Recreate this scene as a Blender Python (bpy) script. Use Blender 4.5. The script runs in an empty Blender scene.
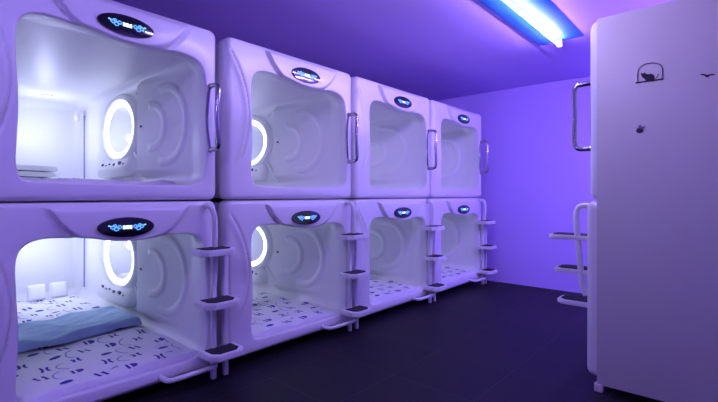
import bpy, bmesh, math, random
from mathutils import Vector, Matrix
PI = math.pi
scene = bpy.context.scene
COL = scene.collection
CAMZ = 1.25

# ------------------------------------------------------------ camera, world, exposure
cam_d = bpy.data.cameras.new('camera'); cam = bpy.data.objects.new('camera', cam_d); COL.objects.link(cam)
cam.location = (0, 0, CAMZ); cam.rotation_euler = (PI/2, 0, math.radians(41.4))
cam_d.sensor_width = 36; cam_d.lens = 430/718*36; cam_d.shift_y = -6/718; cam_d.clip_start = .02
scene.camera = cam
w = bpy.data.worlds.new('world'); scene.world = w; w.use_nodes = True
w.node_tree.nodes['Background'].inputs[0].default_value = (.10, .07, .25, 1)
w.node_tree.nodes['Background'].inputs[1].default_value = .05
scene.view_settings.view_transform = 'Standard'; scene.view_settings.look = 'None'
scene.view_settings.exposure = .08; scene.view_settings.gamma = 1
VIOLET = (.42, .30, 1.0)          # what the ceiling tubes give off
TUBE_GLOW = 205                   # radiance of the ceiling tubes
REAR_W = 5
POD_W = 6.5                       # downlight in each pod
RING = 3.4

# ------------------------------------------------------------ materials
def mat(name, col, rough=.5, metal=0, emit=None, es=0, noise=0, nscale=8, bump=0, bscale=60, coat=0):
    m = bpy.data.materials.new(name); m.use_nodes = True
    nt = m.node_tree; b = nt.nodes['Principled BSDF']
    b.inputs['Base Color'].default_value = (*col, 1); b.inputs['Roughness'].default_value = rough
    b.inputs['Metallic'].default_value = metal
    if coat: b.inputs['Coat Weight'].default_value = coat; b.inputs['Coat Roughness'].default_value = .12
    if emit: b.inputs['Emission Color'].default_value = (*emit, 1); b.inputs['Emission Strength'].default_value = es
    tc = nt.nodes.new('ShaderNodeTexCoord')
    if noise:
        n = nt.nodes.new('ShaderNodeTexNoise'); n.inputs['Scale'].default_value = nscale; n.inputs['Detail'].default_value = 4
        nt.links.new(tc.outputs['Object'], n.inputs['Vector'])
        mx = nt.nodes.new('ShaderNodeMix'); mx.data_type = 'RGBA'
        mx.inputs[6].default_value = (*[c*(1-noise) for c in col], 1); mx.inputs[7].default_value = (*[min(1, c*(1+noise)) for c in col], 1)
        nt.links.new(n.outputs['Fac'], mx.inputs[0]); nt.links.new(mx.outputs[2], b.inputs['Base Color'])
    if bump:
        n2 = nt.nodes.new('ShaderNodeTexNoise'); n2.inputs['Scale'].default_value = bscale; n2.inputs['Detail'].default_value = 3
        nt.links.new(tc.outputs['Object'], n2.inputs['Vector'])
        bp = nt.nodes.new('ShaderNodeBump'); bp.inputs['Strength'].default_value = bump; bp.inputs['Distance'].default_value = .01
        nt.links.new(n2.outputs['Fac'], bp.inputs['Height']); nt.links.new(bp.outputs['Normal'], b.inputs['Normal'])
    return m
M = dict(
    wall=mat('lilac_paint', (.62, .47, .95), .75, noise=.03, nscale=2, bump=.05, bscale=40),
    ceil=mat('ceiling_paint', (.62, .44, .96), .8, noise=.03, nscale=2, bump=.04, bscale=30),
    gel=mat('white_gelcoat', (.82, .81, .84), .34, noise=.015, nscale=3, coat=.25),
    liner=mat('white_liner_plastic', (.84, .84, .86), .42, noise=.01, nscale=4),
    panel=mat('white_panel_laminate', (.70, .66, .62), .55, noise=.02, nscale=3, bump=.03, bscale=25),
    dark=mat('black_recess', (.012, .010, .018), .8, noise=.1),
    chrome=mat('brushed_steel', (.42, .40, .46), .22, 1, noise=.03, nscale=30),
    pad=mat('black_rubber_tread', (.018, .016, .024), .75, noise=.1, bump=.4, bscale=250),
    step=mat('white_step_plastic', (.80, .79, .82), .4, noise=.02),
    glass=mat('black_display_glass', (.006, .006, .02), .08, coat=1, noise=.05),
    blue=mat('blue_led', (.05, .2, .6), .4, emit=(.10, .36, 1.0), es=1.3, noise=.02),
    cyan=mat('cyan_led', (.1, .4, .6), .4, emit=(.25, .75, 1.0), es=.9, noise=.02),
    white_led=mat('white_led', (.8, .9, 1), .4, emit=(.75, .92, 1.0), es=1.6, noise=.02),
    ring=mat('ring_light', (.9, .95, 1), .4, emit=(.74, .82, 1.0), es=RING, noise=.01),
    mirror=mat('mirror_glass', (.88, .89, .93), .03, 1, noise=.01),
    lamp=mat('downlight_lens', (1, 1, 1), .4, emit=(.88, .92, 1.0), es=8, noise=.01),
    tube=mat('tube_glass', (.9, 1, 1), .4, emit=VIOLET, es=TUBE_GLOW, noise=.01),
    tube3=mat('lavender_tube_glass', (.9, 1, 1), .4, emit=(.64, .52, 1.0), es=TUBE_GLOW*.8, noise=.01),
    tube2=mat('fill_tube_glass', (.9, .8, 1), .4, emit=(.34, .22, 1.0), es=TUBE_GLOW*3.2, noise=.01),  # for the added tube above the right bank
    fixture=mat('glow_tinted_housing', (.018, .17, .60), .6, noise=.02),  # cyan halo of the tubes put into the housing colour
    sheet=mat('white_cotton', (.84, .84, .88), .85, noise=.02, bump=.25, bscale=30),
    mark=mat('navy_print', (.06, .045, .36), .85, noise=.05),
    grey=mat('grey_print', (.30, .30, .58), .85, noise=.05),
    blanket=mat('light_blue_blanket', (.46, .66, .88), .9, noise=.14, nscale=9, bump=.9, bscale=35),
    decal=mat('black_vinyl', (.02, .012, .035), .6, noise=.05),
    decal_grey=mat('grey_vinyl', (.20, .18, .24), .6, noise=.05),
    decal_gold=mat('gold_vinyl', (.40, .34, .16), .6, noise=.05),
    button=mat('dark_button', (.05, .05, .09), .5, noise=.05),
)
# dark floor tiles with fine grout
def floor_mat():
    m = bpy.data.materials.new('dark_floor_tiles'); m.use_nodes = True; nt = m.node_tree; b = nt.nodes['Principled BSDF']
    tc = nt.nodes.new('ShaderNodeTexCoord'); br = nt.nodes.new('ShaderNodeTexBrick')
    br.offset = 0.0; br.squash = 1
    br.inputs['Scale'].default_value = 1; br.inputs['Brick Width'].default_value = .6; br.inputs['Row Height'].default_value = .6
    br.inputs['Mortar Size'].default_value = .0035; br.inputs['Mortar Smooth'].default_value = .3
    br.inputs['Color1'].default_value = (.012, .010, .015, 1); br.inputs['Color2'].default_value = (.016, .0135, .019, 1)
    br.inputs['Mortar'].default_value = (.05, .045, .055, 1)
    nt.links.new(tc.outputs['Object'], br.inputs['Vector'])
    n = nt.nodes.new('ShaderNodeTexNoise'); n.inputs['Scale'].default_value = 5; n.inputs['Detail'].default_value = 6
    nt.links.new(tc.outputs['Object'], n.inputs['Vector'])
    mx = nt.nodes.new('ShaderNodeMix'); mx.data_type = 'RGBA'; mx.blend_type = 'MULTIPLY'; mx.inputs[0].default_value = .5
    nt.links.new(br.outputs['Color'], mx.inputs[6]); nt.links.new(n.outputs['Color'], mx.inputs[7])
    nt.links.new(mx.outputs[2], b.inputs['Base Color'])
    b.inputs['Roughness'].default_value = .55; b.inputs['Specular IOR Level'].default_value = .25
    return m
M['floor'] = floor_mat()

# ------------------------------------------------------------ helpers
def link(name, bm, m, parent=None, smooth=True, loc=None):
    me = bpy.data.meshes.new(name); bm.normal_update(); bm.to_mesh(me); bm.free()
    for x in (m if isinstance(m, (list, tuple)) else [m]): me.materials.append(x)
    if smooth:
        me.polygons.foreach_set('use_smooth', [True]*len(me.polygons))
        me.set_sharp_from_angle(angle=math.radians(42))
    o = bpy.data.objects.new(name, me); COL.objects.link(o)
    if parent: o.parent = parent
    if loc: o.location = loc
    return o
def box(bm, x0, x1, y0, y1, z0, z1, bev=0, seg=2):
    r = bmesh.ops.create_cube(bm, size=1)
    vs = r['verts']
    for v in vs:
        v.co = Vector((x0+(v.co.x+.5)*(x1-x0), y0+(v.co.y+.5)*(y1-y0), z0+(v.co.z+.5)*(z1-z0)))
    if bev:
        es = {e for v in vs for e in v.link_edges}
        bmesh.ops.bevel(bm, geom=list(es), offset=bev, segments=seg, affect='EDGES', profile=.5)
def tube(bm, pts, r, n=12, closed=False):
    pts = [Vector(p) for p in pts]; rings = []; L = len(pts); up = None
    for i, p in enumerate(pts):
        a = pts[(i-1) % L] if (closed or i) else p; b = pts[(i+1) % L] if (closed or i < L-1) else p
        t = (b-a).normalized()
        if up is None: up = t.orthogonal().normalized()
        up = (up - t*up.dot(t)).normalized(); s = t.cross(up)
        rr = r[i] if isinstance(r, (list, tuple)) else r
        rings.append([bm.verts.new(p + (up*math.cos(2*PI*k/n) + s*math.sin(2*PI*k/n))*rr) for k in range(n)])
    for i in range(L if closed else L-1):
        A, B = rings[i], rings[(i+1) % L]
        for k in range(n): bm.faces.new((A[k], A[(k+1) % n], B[(k+1) % n], B[k]))
    if not closed:
        bm.faces.new(rings[0][::-1]); bm.faces.new(rings[-1])
def catmull(P, n=8, closed=False):
    out = []; L = len(P)
    for i in range(L if closed else L-1):
        g = (lambda k: P[k % L]) if closed else (lambda k: P[max(0, min(L-1, k))])
        p0, p1, p2, p3 = [Vector(g(i+k)) for k in (-1, 0, 1, 2)]
        for j in range(n):
            t = j/n
            out.append(.5*((2*p1)+(p2-p0)*t+(2*p0-5*p1+4*p2-p3)*t*t+(3*p1-p0-3*p2+p3)*t**3))
    if not closed: out.append(Vector(P[-1]))
    return out
def sstep(a, b, x):
    t = max(0, min(1, (x-a)/(b-a))); return t*t*(3-2*t)
def empty(name, loc, rz=0):
    o = bpy.data.objects.new(name, None); COL.objects.link(o); o.location = loc; o.rotation_euler = (0, 0, rz)
    o.empty_display_size = .1; return o
def tag(o, label, cat, group=None, kind=None):
    o['label'] = label; o['category'] = cat
    if group: o['group'] = group
    if kind: o['kind'] = kind
    return o
def struct(name, bm, m, smooth=False):
    o = link(name, bm, m, smooth=smooth); o['kind'] = 'structure'; return o
def copy_tree(o, parent=None):
    c = o.copy(); COL.objects.link(c); c.parent = parent
    for ch in list(o.children): copy_tree(ch, c)
    return c

# ------------------------------------------------------------ room shell
CEIL = CAMZ+1.50; BACK = 5.97
XL, XR, YF = -5.62, 2.35, -1.6
def slab(name, *a, m): bm = bmesh.new(); box(bm, *a); return struct(name, bm, m)
slab('floor', XL-.1, XR+.1, YF-.1, BACK+.1, -.1, 0, m=M['floor'])
slab('ceiling', XL-.1, XR+.1, YF-.1, BACK+.1, CEIL, CEIL+.1, m=M['ceil'])
slab('wall_back', XL-.1, XR+.1, BACK, BACK+.1, 0, CEIL, m=M['wall'])
slab('wall_left', XL-.1, XL, YF, BACK, 0, CEIL, m=M['wall'])
slab('wall_right', XR, XR+.1, YF, BACK, 0, CEIL, m=M['wall'])
slab('wall_front', XL-.1, XR+.1, YF-.1, YF, 0, CEIL, m=M['wall'])
SOF = CEIL-.012
slab('trim_1', -1.50, XR, YF, BACK, SOF, CEIL, m=M['ceil'])     # slightly lower right half of the ceiling

# ------------------------------------------------------------ ceiling tube lamps
def tube_light(y0, y1, m, label):
    t = empty('tube_light', (-1.28, (y0+y1)/2, SOF)); L = (y1-y0)/2
    bm = bmesh.new(); box(bm, -.205, .20, -L-.03, L+.03, -.004, 0, .001); link('housing', bm, M['fixture'], t)
    for s in (-1, 1):
        bm = bmesh.new(); box(bm, -.022, .022, s*(L-.012)-.012, s*(L-.012)+.012, -.074, -.004, .004); link('end_holder', bm, M['step'], t)
    bm = bmesh.new(); tube(bm, [(0, -L+.02, -.058), (0, L-.02, -.058)], .0105, 16); link('tube', bm, m, t)
    tag(t, label, 'light', 'ceiling tube lamps')
    return t
tube_light(3.02, 4.37, M['tube'], 'cyan glowing tube lamp on the ceiling, its end towards the back wall in view')
tube_light(1.74, 2.95, M['tube3'], 'glowing ceiling tube lamp nearer the viewer, cut by the top of the photo')
# unseen tube added above the right bank to brighten the back wall and ceiling
t = empty('tube_light', (.45, 4.75, SOF))
bm = bmesh.new(); box(bm, -.05, .05, -.62, .62, -.02, 0, .004); link('housing', bm, M['step'], t)
bm = bmesh.new(); tube(bm, [(0, -.58, -.045), (0, .58, -.045)], .013, 12); link('tube', bm, M['tube2'], t)
tag(t, 'added violet fill tube, unseen, on the ceiling above the right bank near the back wall', 'light', 'ceiling tube lamps')
# unseen fill tube added in the part of the room behind the viewer
t = empty('tube_light', (-1.0, -.6, SOF))
bm = bmesh.new(); box(bm, -.05, .05, -.6, .6, -.02, 0, .004); link('housing', bm, M['fixture'], t)
bm = bmesh.new(); tube(bm, [(0, -.57, -.035), (0, .57, -.035)], .013, 12); link('tube', bm, M['tube'], t)
ld = bpy.data.lights.new('rear_fill', 'AREA'); ld.shape = 'RECTANGLE'; ld.size = .05; ld.size_y = 1.1; ld.energy = REAR_W; ld.color = (.72, .64, 1)
lo = bpy.data.objects.new('rear_fill', ld); COL.objects.link(lo); lo.parent = t; lo.location = (0, 0, -.06)
tag(t, 'added fill tube, unseen, on the ceiling behind the viewer', 'light', 'ceiling tube lamps')

# ------------------------------------------------------------ the pod mould (local: +X out of the front, Y across, Z up)
PW, PH, DEPTH = 1.37, 1.15, 2.74
CU, CV = .76, .53; NA = 520
ANG = [2*PI*i/NA for i in range(NA)]
def rr_ray(a, u0, u1, v0, v1, r):
    """point where a ray from (CU,CV) at angle a leaves a rounded rectangle"""
    c, s = math.cos(a), math.sin(a)
    t = 1e9
    if c > 1e-9: t = min(t, (u1-CU)/c)
    if c < -1e-9: t = min(t, (u0-CU)/c)
    if s > 1e-9: t = min(t, (v1-CV)/s)
    if s < -1e-9: t = min(t, (v0-CV)/s)
    u, v = CU+c*t, CV+s*t
    cx = u1-r if u > u1-r else (u0+r if u < u0+r else None); cy = v1-r if v > v1-r else (v0+r if v < v0+r else None)
    if cx is not None and cy is not None:
        dx, dy = CU-cx, CV-cy; B = dx*c+dy*s; Cc = dx*dx+dy*dy-r*r
        t = -B+math.sqrt(max(0, B*B-Cc)); u, v = CU+c*t, CV+s*t
    return u, v
OUT = [rr_ray(a, .040, 1.352, .004, 1.150, .045) for a in ANG]
ctrl = [(.30, .106), (.50, .098), (.76, .098), (1.02, .098), (1.17, .102), (1.248, .135), (1.272, .215), (1.272, .40), (1.272, .60), (1.266, .78),
        (1.245, .875), (1.185, .925), (1.08, .940), (.98, .932), (.86, .920), (.76, .920), (.66, .930), (.57, .948), (.45, .958), (.345, .958),
        (.275, .925), (.245, .85), (.247, .70), (.256, .50), (.250, .32), (.246, .20), (.260, .138)]
poly = [(p.x, p.y) for p in catmull([(u, v, 0) for u, v in ctrl], 10, True)]
def poly_ray(a):
    c, s = math.cos(a), math.sin(a); best = None
    for i in range(len(poly)):
        (x1, y1), (x2, y2) = poly[i], poly[(i+1) % len(poly)]
        dx, dy = x2-x1, y2-y1; den = c*dy-s*dx
        if abs(den) < 1e-12: continue
        t = ((x1-CU)*dy-(y1-CV)*dx)/den; k = ((x1-CU)*s-(y1-CV)*c)/den
        if t > 0 and -1e-6 <= k <= 1+1e-6: best = t if best is None else max(best, t)
    return CU+c*best, CV+s*best
INN = [poly_ray(a) for a in ANG]
capL = [(p.x, p.y) for p in catmull([(.350, 1.16, 0), (.38, 1.105, 0), (.44, 1.02, 0), (.52, .952, 0), (.63, .912, 0), (.76, .899, 0), (.89, .908, 0), (1.0, .948, 0), (1.08, 1.02, 0), (1.15, 1.12, 0), (1.17, 1.16, 0)], 12)]
leaf = [(p.x, p.y) for p in catmull([(.055, 1.07, 0), (.10, 1.0, 0), (.155, .90, 0), (.20, .77, 0), (.222, .62, 0), (.205, .46, 0), (.165, .33, 0), (.12, .22, 0)], 12)]
def seg_dist(P, u, v):
    """signed distance to an open polyline (positive on its left)"""
    best = 1e9; sg = 1; bi = 0
    for i in range(len(P)-1):
        (x1, y1), (x2, y2) = P[i], P[i+1]
        dx, dy = x2-x1, y2-y1; L2 = dx*dx+dy*dy or 1e-12
        t = max(0, min(1, ((u-x1)*dx+(v-y1)*dy)/L2)); ex, ey = u-x1-t*dx, v-y1-t*dy; d = ex*ex+ey*ey
        if d < best: best = d; sg = 1 if dx*(v-y1)-dy*(u-x1) > 0 else -1; bi = (i+t)/(len(P)-1)
    return math.sqrt(best)*sg, bi
def relief(u, v, din, dout):
    h = .018
    # soft pillow swell over the frame
    h += .004*math.sin(min(1, din/max(1e-6, din+dout))*PI)
    if v > .85 and .33 < u < 1.28:
        top = sstep(1.135, 1.095, v)
        d, bi = seg_dist(capL, u, v)                 # inside the cap = left of the polyline
        wdt = .009 if bi < .45 else .026
        h += .028*sstep(-wdt*.3, wdt, d)*top
        h -= top*.014*math.exp(-((d+.006)/.010)**2)*(1 if bi < .45 else .4)
    if u < .32:
        d, bi = seg_dist(leaf, u, v)                 # right of line when d>0 (line runs downwards)
        fade = sstep(0, .12, bi)*sstep(0, .2, 1-bi)
        h -= fade*.016*math.exp(-(d/.010)**2)
        if d < 0: h += fade*.014*math.exp(-((d+.022)/.026)**2)
    # rounded outer edge and inner edge
    r = .04
    if dout < r: h -= r*(1-math.sqrt(max(0, 1-(1-dout/r)**2)))
    r = .012
    if din < r: h -= r*(1-math.sqrt(max(0, 1-(1-din/r)**2)))
    return h
def face_bm():
    bm = bmesh.new(); rings = []; MR = 30
    ts = []
    for j in range(MR+1):
        x = j/MR; ts.append(x*.6 + .4*(.5-.5*math.cos(PI*x)))
    ring = []
    for back in (-.06, -.045, -.03, -.018): rings.append([bm.verts.new((back, u, v)) for u, v in INN])
    for j, t in enumerate(ts):
        row = []
        for (a, b), (c, d) in zip(INN, OUT):
            u, v = a+(c-a)*t, b+(d-b)*t; L = math.hypot(c-a, d-b)
            row.append(bm.verts.new((relief(u, v, L*t, L*(1-t)), u, v)))
        rings.append(row)
    for back in (-.05, -.10): rings.append([bm.verts.new((back, u, v)) for u, v in OUT])
    for A, B in zip(rings, rings[1:]):
        for i in range(NA):
            k = (i+1) % NA; bm.faces.new((A[i], B[i], B[k], A[k]))
    return bm
WR = 1.295   # inner right wall
def wall_relief(x, v):
    """inward offset of the right inner wall (x measured back from the front)"""
    p = 0
    if x < 1.0: p = .075*sstep(.18, 1.0, x)*(x/1.0)  # tilt shaped to make the front section darker than the back one
    elif x < 1.012: p = .075*(1-(x-1.0)/.012)
    def arc(cx, r, amax):
        dx, dz = (cx-x), v-.57     # towards the front = +dx
        a = abs(math.degrees(math.atan2(dz, dx))); q = math.hypot(dx, dz)-r
        return math.exp(-(q/.029)**4)*sstep(amax+6, amax-8, a)
    p += .012*arc(.60, .285, 106) + .012*arc(.775, .165, 104)
    return p
def liner_bm():
    bm = bmesh.new(); rings = []
    SEC = [rr_ray(a, .075, WR, .096, .99, .10) for a in ANG]
    xs = [.055]+[.055+.185*j/8 for j in range(1, 9)]
    x = .24
    while x < 1.02: x += .0115; xs.append(x)
    while x < DEPTH-.10: x += .06; xs.append(min(x, DEPTH-.10))
    for x in xs:
        k = sstep(.055, .24, x); row = []
        for (a, b), (c, d) in zip(INN, SEC):
            u, v = a+(c-a)*k, b+(d-b)*k
            wgt = sstep(WR-.05, WR-.02, c)*sstep(.16, .24, v)*sstep(.99, .90, v)
            u -= wall_relief(x, v)*wgt*k
            row.append(bm.verts.new((-x, u, v)))
        rings.append(row)
    for j in range(1, 7):
        a = j/6*PI/2; s = .10*(1-math.cos(a)); row = []
        for c, d in SEC:
            L = math.hypot(c-CU, d-CV); f = (L-s)/L
            row.append(bm.verts.new((-(DEPTH-.10+.10*math.sin(a)), CU+(c-CU)*f, CV+(d-CV)*f)))
        rings.append(row)
    for A, B in zip(rings, rings[1:]):
        for i in range(NA):
            k = (i+1) % NA; bm.faces.new((A[i], A[k], B[k], B[i]))
    bm.faces.new(rings[-1][::-1])
    # seams: back panel line in the ceiling
    return bm
def ell(bm, prof, cx, cz, a, b, y, n=72, sign=-1, capend=False):
    """elliptical turned shape on the right inner wall; prof = (scale, height off the wall)"""
    rows = [[bm.verts.new((cx+a*s*math.cos(2*PI*k/n), y+sign*h, cz+b*s*math.sin(2*PI*k/n))) for k in range(n)] for s, h in prof]
    for A, B in zip(rows, rows[1:]):
        for k in range(n): bm.faces.new((A[k], A[(k+1) % n], B[(k+1) % n], B[k]))
    if capend: bm.faces.new(rows[-1])

def display(parent, cy, cz, x):
    """oval black display with lit symbols"""
    A, B = .156, .058; n = 64
    bm = bmesh.new()
    rows = [[bm.verts.new((x+h, cy+A*s*math.cos(2*PI*k/n), cz+B*s*math.sin(2*PI*k/n))) for k in range(n)] for s, h in ((1.0, -.02), (1.0, .004), (.97, .009), (.6, .012), (.3, .0132))]
    for a, b in zip(rows, rows[1:]):
        for k in range(n): bm.faces.new((a[k], a[(k+1) % n], b[(k+1) % n], b[k]))
    bm.faces.new(rows[-1])
    d = link('display', bm, M['glass'], parent)
    bm = bmesh.new()                                        # three lit figures in the middle
    for i in range(3):
        y0 = cy-.0255+i*.018; wd, hh, t = .013, .020, .0032
        for (a, b, c, e) in ((0, wd, 0, t), (0, wd, hh/2-t/2, hh/2+t/2), (0, wd, hh-t, hh), (0, t, 0, hh), (wd-t, wd, 0, hh)):
            box(bm, x+.0125, x+.0145, y0+a, y0+b, cz-hh/2+c, cz-hh/2+e)
    link('lit_figures', bm, M['white_led'], d, smooth=False)
    for s in (-1, 1):
        bm = bmesh.new(); bm2 = bmesh.new()
        for (dy, dz, r) in ((.043, .003, .011), (.060, -.008, .013), (.078, .002, .012), (.068, .010, .009)):
            ps = [(x+.0135, cy+s*dy+r*math.cos(q*PI/3+.3), cz+dz+.8*r*math.sin(q*PI/3+.3)) for q in range(6)]
            tube(bm, ps, .0034, 6, True)
        for (dy, dz) in ((.048, -.004), (.066, .001), (.088, .007), (.098, .011)):
            box(bm2, x+.0125, x+.0145, cy+s*dy-.006, cy+s*dy+.006, cz+dz-.004, cz+dz+.004, .001, 1)
        link('lit_symbol', bm, M['blue'], d); link('lit_symbol', bm2, M['cyan'], d)
    return d

def make_pod():
    t = empty('sleeping_pod', (0, 0, 0))
    link('front_frame', face_bm(), M['gel'], t)
    bm = bmesh.new()                                        # outer shell
    n = 96; angs = [2*PI*i/n for i in range(n)]
    sec = [rr_ray(a, .050, 1.342, .012, 1.140, .05) for a in angs]
    rows = [[bm.verts.new((x, u, v)) for u, v in sec] for x in (-.08, -.6, -1.4, -2.2, -2.78)]
    for A, B in zip(rows, rows[1:]):
        for i in range(n): bm.faces.new((A[i], A[(i+1) % n], B[(i+1) % n], B[i]))
    bm.faces.new(rows[-1][::-1]); link('outer_shell', bm, M['gel'], t)
    link('inner_liner', liner_bm(), M['liner'], t)
    display(t, .752, 1.003, .052)
    # oval mirror with ring light on the right inner wall
    cx, cz = -1.55, .625
    bm = bmesh.new(); ell(bm, [(1.22, -.004), (1.20, .018), (1.15, .034), (1.08, .040), (1.02, .036), (1.0, .020)], cx, cz, .37, .262, WR)
    rim = link('mirror_rim', bm, M['liner'], t)
    bm = bmesh.new(); ell(bm, [(1.005, .016), (.98, .022), (.90, .024), (.84, .022), (.80, .014)], cx, cz, .37, .262, WR)
    link('ring_light', bm, M['ring'], rim)
    bm = bmesh.new(); ell(bm, [(.815, .013), (.5, .0135), (.2, .0137)], cx, cz, .37, .262, WR, capend=True)
    link('mirror', bm, M['mirror'], rim)
    # console under the mirror
    bm = bmesh.new()
    prof = [(WR+.004, .385), (WR-.02, .375), (WR-.05, .335), (WR-.075, .28), (WR-.08, .23), (WR-.06, .20), (WR+.004, .195)]
    xs = [-1.98, -1.965, -1.93, -1.6, -1.28, -1.235, -1.21]; ks = [.1, .7, 1, 1, 1, .7, .1]; rows = []
    for x, k in zip(xs, ks): rows.append([bm.verts.new((x, WR+.004-(WR+.004-y)*k, .29+(z-.29)*(.6+.4*k))) for y, z in prof])
    for A, B in zip(rows, rows[1:]):
        for i in range(len(prof)-1): bm.faces.new((A[i], A[i+1], B[i+1], B[i]))
    bm.faces.new(rows[0]); bm.faces.new(rows[-1][::-1])
    con = link('control_panel', bm, M['liner'], t)
    for i, (x, s) in enumerate(((-1.84, .018), (-1.74, .012), (-1.66, .012), (-1.55, .022), (-1.42, .026), (-1.33, .012))):
        bm = bmesh.new(); zc = .305 if i % 2 else .315; yc = WR-.063
        box(bm, x-s, x+s, yc-.006, yc+.008, zc-s*.6, zc+s*.6, .003, 1)
        link('button', bm, M['button'], con)
    # moulded flare running from the console towards the front
    for k, pts in enumerate((((-1.22, WR-.01, .40), (-1.14, WR-.012, .33), (-1.08, WR-.012, .26), (-1.05, WR-.01, .19)), ((-1.19, WR-.008, .90), (-1.12, WR-.01, .93), (-1.04, WR-.012, .945)))):
        bm = bmesh.new(); tube(bm, catmull(pts, 6), .012, 8); link('moulded_ridge', bm, M['liner'], t)
    bm = bmesh.new(); bmesh.ops.create_uvsphere(bm, u_segments=12, v_segments=8, radius=.012)
    for v in bm.verts: v.co = Vector((v.co.x*1.6-.93, v.co.y*.5+WR-.075, v.co.z*.8+.585))
    link('socket', bm, M['button'], t)
    # small reading lamp in the far corner with its cable
    bm = bmesh.new(); tube(bm, catmull([(-2.55, WR-.015, .90), (-2.50, WR-.06, .905), (-2.50, WR-.09, .87), (-2.51, WR-.09, .80)], 5), [.010]*11+[.022]*5, 10)
    rl = link('reading_lamp', bm, M['step'], t)
    bm = bmesh.new(); tube(bm, [(-2.56, WR-.012, .88), (-2.56, WR-.012, .20)], .006, 8); link('cable', bm, M['grey'], rl)
    # downlight
    bm = bmesh.new(); n = 24; c = (-2.33, .90)
    rows = [[bm.verts.new((c[0]+r*math.cos(2*PI*k/n), c[1]+r*math.sin(2*PI*k/n), z)) for k in range(n)] for r, z in ((.045, .992), (.045, .982), (.036, .979), (.030, .984))]
    for A, B in zip(rows, rows[1:]):
        for k in range(n): bm.faces.new((A[k], A[(k+1) % n], B[(k+1) % n], B[k]))
    dl = link('downlight', bm, M['step'], t)
    bm = bmesh.new(); bm.faces.new([bm.verts.new((c[0]+.031*math.cos(-2*PI*k/n), c[1]+.031*math.sin(-2*PI*k/n), .983)) for k in range(n)])
    link('lens', bm, M['lamp'], dl)
    ld = bpy.data.lights.new('pod_lamp', 'POINT'); ld.energy = POD_W; ld.color = (.58, .63, 1); ld.shadow_soft_size = .05
    lo = bpy.data.objects.new('pod_lamp', ld); COL.objects.link(lo); lo.parent = t; lo.location = (-2.30, .88, .64)
    return t
def steel_handle(parent):
    """upper pods: bowed steel grab handle on the right edge, its reflection built as a strip"""
    for dx, r, nm in ((.125, .0165, 'grab_handle'),):
        P = [(.0, 1.300, .765), (.07, 1.300, .765), (dx-.018, 1.300, .757), (dx, 1.300, .725), (dx+.004, 1.290, .64), (dx+.004, 1.284, .55), (dx+.004, 1.290, .46), (dx, 1.300, .378), (dx-.018, 1.300, .346), (.07, 1.300, .338), (.0, 1.300, .338)]
        bm = bmesh.new(); tube(bm, catmull(P, 5), r, 12)
        h = link(nm, bm, M['chrome'], parent)
    bm = bmesh.new(); tube(bm, catmull([(.012, 1.300, .765), (.020, 1.286, .70), (.025, 1.274, .60), (.026, 1.270, .54), (.024, 1.278, .44), (.014, 1.300, .34)], 6), .011, 8)  # reflection of the handle on the glossy frame, built as a thin bar
    link('reflection_strip', bm, M['chrome'], h)
    for z in (.765, .338):
        bm = bmesh.new(); bmesh.ops.create_cone(bm, segments=20, radius1=.021, radius2=.018, depth=.016, cap_ends=True)
        bmesh.ops.rotate(bm, verts=bm.verts, matrix=Matrix.Rotation(PI/2, 3, 'Y')); bmesh.ops.translate(bm, verts=bm.verts, vec=(.020, 1.300, z))
        link('mount', bm, M['chrome'], h)
def lower_fittings(parent):
    bm = bmesh.new()      # moulded rail that leaves the frame at the top and runs down the right edge
    P = [(.02, 1.262, 1.115), (.055, 1.262, 1.118), (.085, 1.270, 1.105), (.098, 1.283, 1.06), (.094, 1.293, .98), (.080, 1.300, .85), (.066, 1.306, .70), (.052, 1.310, .58), (.030, 1.312, .52)]
    tube(bm, catmull(P, 6), .019, 14); link('side_rail', bm, M['gel'], parent)
    bm = bmesh.new()      # low U shaped foot rail
    P = [(-.02, .96, .055), (.05, .96, .050), (.098, .975, .045), (.112, 1.02, .045), (.112, 1.15, .045), (.112, 1.24, .045), (.100, 1.29, .045), (.05, 1.305, .050), (-.02, 1.305, .055)]
    tube(bm, catmull(P, 6), .0165, 12); link('foot_rail', bm, M['gel'], parent)
def base(parent):
    bm = bmesh.new(); box(bm, -2.72, -.16, .03, 1.34, -.07, .03, .004); link('plinth', bm, M['dark'], parent)

pod0 = make_pod()
PY0 = .235; FX = -2.73; ZL, ZU = CAMZ-.040-1.15, CAMZ-.036
low0 = copy_tree(pod0); lower_fittings(low0); base(low0)
steel_handle(pod0)
ordn = ['nearest to the viewer', 'second column from the viewer', 'third column from the viewer', 'farthest column, next to the back wall']
for i in range(4):
    dy = (0, .022, .018, 0)[i]
    up = pod0 if i == 0 else copy_tree(pod0); up.location = (FX, PY0+PW*i+dy, ZU); up.scale = (1, 1, 1.02)
    lo_ = low0 if i == 0 else copy_tree(low0); lo_.location = (FX, PY0+PW*i+dy, ZL)
    tag(up, 'white upper sleeping pod of the left bank, ' + ordn[i], 'sleeping pod', 'sleeping pods of the left bank')
    tag(lo_, 'white lower sleeping pod of the left bank, ' + ordn[i], 'sleeping pod', 'sleeping pods of the left bank')
RX, RY = -.675, 3.085
for s, z, src, dx in (('upper', ZU, pod0, -.035), ('lower', ZL, low0, -.055)):
    c = copy_tree(src)
    for ch in list(c.children):
        if ch.name.startswith('foot_rail'): bpy.data.objects.remove(ch)
    c.scale = (1, 1, 1.02 if s == 'upper' else 1)
    c.location = (RX+dx, RY+PW+.01, z); c.rotation_euler = (0, 0, PI)
    tag(c, s + ' sleeping pod of the right bank, seen edge-on beside the white side panel', 'sleeping pod', 'sleeping pods of the right bank')

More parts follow.
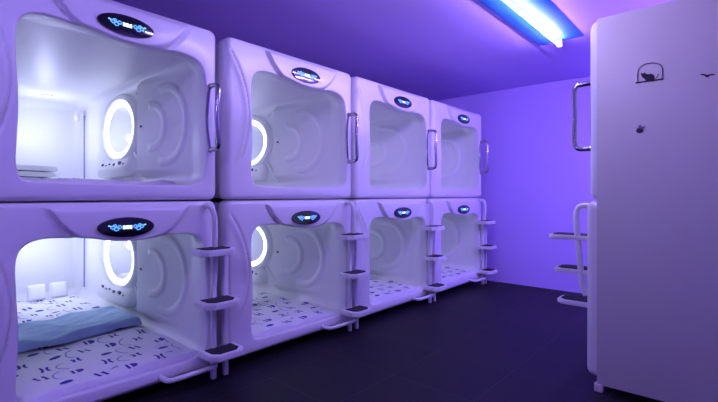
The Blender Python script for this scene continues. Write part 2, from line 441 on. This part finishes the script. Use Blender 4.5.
# ------------------------------------------------------------ step ladders
def tread(bm, y0, y1, x0, x1, z, ch=.048, th=.042, bev=.006):
    P = [(x0, y0), (x1-ch, y0), (x1, y0+ch), (x1, y1-ch), (x1-ch, y1), (x0, y1)]
    top = [bm.verts.new((x, y, z)) for x, y in P]; bot = [bm.verts.new((x, y, z-th)) for x, y in P]
    bm.faces.new(top[::-1]); bm.faces.new(bot)
    for i in range(6): k = (i+1) % 6; bm.faces.new((top[i], top[k], bot[k], bot[i]))
    bmesh.ops.recalc_face_normals(bm, faces=bm.faces)
    bmesh.ops.bevel(bm, geom=list(bm.edges), offset=bev, segments=2, affect='EDGES')
def make_ladder():
    t = empty('step_ladder', (0, 0, 0))       # origin on the floor at the front plane, between two pods
    for y in (-.028, .062):
        bm = bmesh.new(); box(bm, .036, .070, y-.017, y+.017, 0, .90, .007); link('post', bm, M['step'], t)
    for k, z in enumerate((.21, .55, .895)):
        yc = -.03*k
        bm = bmesh.new(); tread(bm, yc-.130, yc+.130, .034, .222, z)
        s = link('step', bm, M['step'], t)
        bm = bmesh.new(); tread(bm, yc-.098, yc+.098, .060, .196, z+.005, .036, .010, .002)
        link('tread_pad', bm, M['pad'], s)
    return t
lad = make_ladder()
lab = ['three-step white ladder right of the nearest lower pod, largest of the row', 'three-step white ladder between the second and third pod columns',
       'three-step white ladder between the third and fourth pod columns', 'three-step white ladder at the back wall end of the left bank']
for i in range(4):
    o = lad if i == 0 else copy_tree(lad); o.location = (FX, PY0+PW*(i+1)-.038, 0)
    tag(o, lab[i], 'ladder', 'step ladders of the left bank')
# ladder of the right bank: three narrow treads standing out into the aisle
t = empty('step_ladder', (RX, RY+.16, 0))
for k, (z, xl) in enumerate(((.975, .335), (.745, .300), (.53, .280))):
    bm = bmesh.new(); tread(bm, -.10, .10, .05, xl, z, .04, .030); s_ = link('step', bm, M['step'], t)
    bm = bmesh.new(); tread(bm, -.075, .075, .06, xl-.022, z+.005, .03, .010, .002); p_ = link('tread_pad', bm, M['pad'], s_)
t.rotation_euler = (0, 0, PI)
tag(t, 'three pale steps jutting into the aisle from the right bank', 'ladder')

# ------------------------------------------------------------ bedding
def wr(x, y, s=1):
    return s*(.006*math.sin(9*x+4*math.sin(5*y))+.004*math.sin(17*y+3*math.sin(7*x))+.003*math.sin(31*x+23*y))
def soft_slab(name, x0, x1, uf, z0, z1, m, nx=50, ny=40, edge=.05, wrin=1.0, parent=None):
    """soft rounded slab; uf(x) gives its width range"""
    bm = bmesh.new(); T = []; B = []
    def prof(d): return math.sqrt(max(0, 1-(1-min(1, d/edge))**2))
    for i in range(nx+1):
        x = x0+(x1-x0)*(.5-.5*math.cos(PI*i/nx))*.5+(x1-x0)*i/nx*.5; u0, u1 = uf(x); r, b = [], []
        for j in range(ny+1):
            f = (.5-.5*math.cos(PI*j/ny))*.5+j/ny*.5; u = u0+(u1-u0)*f
            d = min(x-x0, x1-x, u-u0, u1-u); k = prof(max(0, d))
            r.append(bm.verts.new((x, u, z0+(z1-z0)*(.25+.75*k)+wr(x, u, wrin)*k))); b.append(bm.verts.new((x, u, z0)))
        T.append(r); B.append(b)
    for i in range(nx):
        for j in range(ny):
            bm.faces.new((T[i][j], T[i+1][j], T[i+1][j+1], T[i][j+1])); bm.faces.new((B[i][j], B[i][j+1], B[i+1][j+1], B[i+1][j]))
    for i in range(nx):
        bm.faces.new((T[i][0], B[i][0], B[i+1][0], T[i+1][0])); bm.faces.new((T[i][ny], T[i+1][ny], B[i+1][ny], B[i][ny]))
    for j in range(ny):
        bm.faces.new((T[0][j], T[0][j+1], B[0][j+1], B[0][j])); bm.faces.new((T[nx][j], B[nx][j], B[nx][j+1], T[nx][j+1]))
    return bm
ZM0, ZM1 = .100, .136
def mr2(x):
    d = -x; k = sstep(.06, .26, d)
    return .275+(.10-.275)*k, 1.240-.030*sstep(.25, .8, d)
def add_flat(bm, pts, mi, fz):
    vs = [bm.verts.new((x, y, fz(x, y))) for x, y in pts]
    try:
        f = bm.faces.new(vs); f.material_index = mi
        f.normal_update()
        if f.normal.z < 0: f.normal_flip()
    except ValueError: pass
def strip(bm, P, wd, mi, fz):
    for i in range(len(P)-1):
        (x1, y1), (x2, y2) = P[i], P[i+1]; L = math.hypot(x2-x1, y2-y1) or 1
        nx, ny = -(y2-y1)/L*wd/2, (x2-x1)/L*wd/2
        add_flat(bm, [(x1+nx, y1+ny), (x1-nx, y1-ny), (x2-nx, y2-ny), (x2+nx, y2+ny)], mi, fz)
def make_mattress(front=-.018):
    bm = soft_slab('m', -2.62, front, mr2, ZM0, ZM1, M['sheet'], nx=90, ny=44, edge=.03)
    fz = lambda x, y: ZM1+wr(x, y)+.0018
    rnd = random.Random(5)
    px, py = .165, .17; G = 1.3
    ix = 0; x = -2.56
    while x < front-.035:
        iy = 0; y = .40 if x > -.28 else .20
        y += (ix % 2)*py*.5
        while y < 1.15:
            r = (ix*3+iy*2) % 5; jx, jy = x+rnd.uniform(-.015, .015), y+rnd.uniform(-.015, .015)
            if r == 0:      # dot with short dash
                add_flat(bm, [(jx+.018*G*math.cos(q*PI/6), jy+.026*G*math.sin(q*PI/6)) for q in range(12)], 1, fz)
            elif r in (1, 3):    # pair of curved strokes, back to back
                for s in (-1, 1):
                    P = [(jx+.034*G*math.sin(a), jy+s*(.034-.022*math.cos(a))) for a in [(-1.0+.4*q) for q in range(6)]]
                    strip(bm, P, .015, 1, fz)
            elif r == 2:    # two bars
                for s in (-1, 1): strip(bm, [(jx-.034, jy+s*.020-.008), (jx+.034, jy+s*.020+.008)], .018, 1, fz)
            else:           # solid half round and a bar
                add_flat(bm, [(jx+.036*math.cos(a), jy+.036*math.sin(a)) for a in [PI*q/8 for q in range(9)]], 1, fz)
                strip(bm, [(jx-.036, jy-.02), (jx+.036, jy-.02)], .014, 1, fz)
            if (ix+iy) % 2 == 0:   # thin grey linking line
                P = [(jx+.07*math.sin(a)+.02, jy+.055+.06*(1-math.cos(a))) for a in [(-1.4+.28*q) for q in range(11)]]
                P = [(min(-.12, a), min(1.17, max(.16, b))) for a, b in P]
                strip(bm, P, .008, 2, fz)
            y += py; iy += 1
        x += px; ix += 1
    return link('mattress', bm, [M['sheet'], M['mark'], M['grey']])
m0 = make_mattress()
mlab = ['white mattress with navy printed marks under the blue blanket, nearest lower pod', 'white printed mattress in the second lower pod from the viewer',
        'white printed mattress in the third lower pod from the viewer', 'white printed mattress in the lower pod by the back wall']
for i in range(4):
    o = m0 if i == 0 else m0.copy()
    if i: COL.objects.link(o)
    o.location = (FX, PY0+PW*i+(0, .022, .018, 0)[i], ZL); tag(o, mlab[i], 'mattress', 'printed mattresses')
o = make_mattress(-.34); o.location = (FX, PY0, ZU); tag(o, 'white printed mattress in the nearest upper pod, mostly below its sill', 'mattress', 'printed mattresses')

def skew(bm, f):
    for v in bm.verts: v.co = Vector(f(v.co))
bm = soft_slab('b', -1.42, -.82, lambda x: (.12, 1.205), ZM1+.018, ZM1+.070, None, nx=44, ny=50, edge=.03, wrin=1.5)
skew(bm, lambda c: (c.x-.09*(c.y-.66)+.012*math.sin(c.y*11), c.y, c.z+.004*math.sin(c.x*60+4*math.sin(c.y*6))))
b = link('blanket', bm, M['blanket'], loc=(FX, PY0, ZL)); tag(b, 'folded light blue blanket lying across the bed of the nearest lower pod', 'blanket')

def pillow_bm(w, h, d):
    bm = bmesh.new(); bmesh.ops.create_grid(bm, x_segments=20, y_segments=20, size=1)
    bmesh.ops.create_grid(bm, x_segments=20, y_segments=20, size=1)
    vs = list(bm.verts); half = len(vs)//2
    for i, v in enumerate(vs):
        x, y = v.co.x, v.co.y; k = (max(0, (1-x**4)*(1-y**4)))**.45
        s = 1 if i < half else -1
        pin = 1-.06*(x*x+y*y)/2
        v.co = Vector((s*d/2*k, x*w/2*pin, h/2+y*h/2*pin))
    bmesh.ops.remove_doubles(bm, verts=bm.verts, dist=1e-4); bmesh.ops.recalc_face_normals(bm, faces=bm.faces)
    return bm
for k, (u, lb) in enumerate(((.855, 'small white cushion upright at the head of the nearest lower bed, left one of two'),
                            (1.045, 'small white cushion upright at the head of the nearest lower bed, right one of two'))):
    o = link('cushion', pillow_bm(.16, .16, .06), M['sheet'], loc=(FX-2.52, PY0+u, ZL+ZM1)); o.rotation_euler = (0, math.radians(-12), 0)
    tag(o, lb, 'cushion', 'cushions in the nearest lower pod')
# folded linen in the upper pod
for k in range(3):
    bm = soft_slab('l', -.20, .20, lambda x: (-.19, .19), 0, .048, None, nx=16, ny=16, edge=.020, wrin=.3)
    for q in range(14):
        rr = random.Random(q+k*20); cx, cy = rr.uniform(-.15, .15), rr.uniform(-.15, .15)
        strip(bm, [(cx-.02, cy), (cx+.02, cy+.008)], .011, 1, lambda x, y: .048+wr(x, y, .3)+.0015)
    o = link('folded_sheet', bm, [M['sheet'], M['mark']], loc=(FX-2.33, PY0+.72+.01*k, ZU+ZM1+.014+.056*k)); o.rotation_euler = (0, 0, .05*k)
    tag(o, ('bottom', 'middle', 'top')[k] + ' folded printed sheet of the pile in the nearest upper pod', 'sheet', 'folded sheets in the upper pod')

# ------------------------------------------------------------ white side panel of the right bank with its stickers
pn = empty('side_panel', (RX+1.35, RY-.03, 0))
bm = bmesh.new(); box(bm, -1.35+.0, 1.35, 0, .03, .045, CAMZ+1.12, .003); link('board', bm, M['panel'], pn)
bm = bmesh.new(); box(bm, -1.365, -1.315, -.006, .034, 0, .05, .003); link('foot', bm, M['panel'], pn)
bm = bmesh.new(); box(bm, 1.30, 1.35, 0, .034, 0, .05, .003); link('foot', bm, M['panel'], pn)
tag(pn, 'tall white side panel closing the right bank of pods, with three small stickers', 'panel')
YP = RY-.03-.0012
def px2panel(px, py):
    k = (px-359)/430; th = math.radians(41.4); dx = -math.sin(th)+k*math.cos(th); dy = math.cos(th)+k*math.sin(th)
    t = YP/dy; return dx*t, CAMZ+(195-py)/430*t
def flat_poly(bm, pts, mi=0, cx=0, cz=0):
    a = [bm.verts.new((x-cx, 0, z-cz)) for x, z in pts]; b = [bm.verts.new((x-cx, -.0012, z-cz)) for x, z in pts]
    n = len(pts); f = bm.faces.new(b); f.material_index = mi
    for i in range(n): g = bm.faces.new((a[i], a[(i+1) % n], b[(i+1) % n], b[i])); g.material_index = mi
def line_poly(bm, P, wd, mi, cx, cz):
    for i in range(len(P)-1):
        (x1, y1), (x2, y2) = P[i], P[i+1]; L = math.hypot(x2-x1, y2-y1) or 1
        nx, ny = -(y2-y1)/L*wd/2, (x2-x1)/L*wd/2
        flat_poly(bm, [(x1+nx, y1+ny), (x1-nx, y1-ny), (x2-nx, y2-ny), (x2+nx, y2+ny)], mi, cx, cz)
# cat lying on a hanging perch
cx, cz = px2panel(650, 76); Q = lambda X, Y: px2panel(625+X/11.48, 55+Y/11.48)
bm = bmesh.new()
flat_poly(bm, [Q(120, 328), Q(120, 312), Q(440, 268), Q(443, 283)], 0, cx, cz)
line_poly(bm, [(p.x, p.y) for p in catmull([(*Q(a, b_), 0) for a, b_ in ((150, 312), (145, 240), (160, 160), (205, 118), (270, 95), (340, 92), (400, 112), (430, 155), (432, 210), (424, 272))], 5)], .0058, 1, cx, cz)
body = [Q(a, b_) for a, b_ in ((182, 200), (196, 212), (214, 210), (226, 198), (236, 214), (262, 222), (300, 216), (325, 225), (338, 245), (340, 268), (330, 290), (250, 300), (240, 292), (225, 275), (200, 258), (186, 235))]
flat_poly(bm, body, 0, cx, cz)
line_poly(bm, [(p.x, p.y) for p in catmull([(*Q(a, b_), 0) for a, b_ in ((335, 275), (362, 262), (372, 238), (384, 215))], 5)], .005, 1, cx, cz)
o = link('wall_sticker', bm, [M['decal'], M['decal_grey']], smooth=False, loc=(cx, YP, cz)); tag(o, 'dark sticker of a cat lying on an arched hanging perch', 'sticker', 'stickers on the side panel')
# bird in flight
cx, cz = px2panel(707, 75); Q = lambda X, Y: px2panel(690+X/16.07, 65+Y/16.07)
bm = bmesh.new(); flat_poly(bm, [Q(a, b_) for a, b_ in ((155, 150), (200, 140), (250, 148), (280, 160), (320, 148), (370, 142), (405, 152), (370, 162), (320, 166), (300, 190), (272, 195), (245, 185), (225, 168), (190, 164))], 0, cx, cz)
o = link('wall_sticker', bm, M['decal'], smooth=False, loc=(cx, YP, cz)); tag(o, 'thin dark bird in flight sticker at the right edge of the photo', 'sticker', 'stickers on the side panel')
# little dark pot with leaves
cx, cz = px2panel(640, 128.5); Q = lambda X, Y: px2panel(625+X/16.07, 115+Y/16.07)
bm = bmesh.new(); flat_poly(bm, [Q(235+58*math.cos(q*PI/8), 252+38*math.sin(q*PI/8)) for q in range(16)], 0, cx, cz)
for L in (((225, 225), (218, 175), (240, 152), (262, 172), (265, 225)), ((262, 225), (262, 195), (290, 182), (335, 180), (300, 208), (275, 228)), ((200, 228), (180, 208), (215, 205), (235, 225))):
    flat_poly(bm, [Q(*p) for p in L], 1 if L[0][0] != 262 else 1, cx, cz)
o = link('wall_sticker', bm, [M['decal'], M['decal_grey']], smooth=False, loc=(cx, YP, cz)); tag(o, 'tiny dark sticker of a round pot with leaves, below the cat', 'sticker', 'stickers on the side panel')
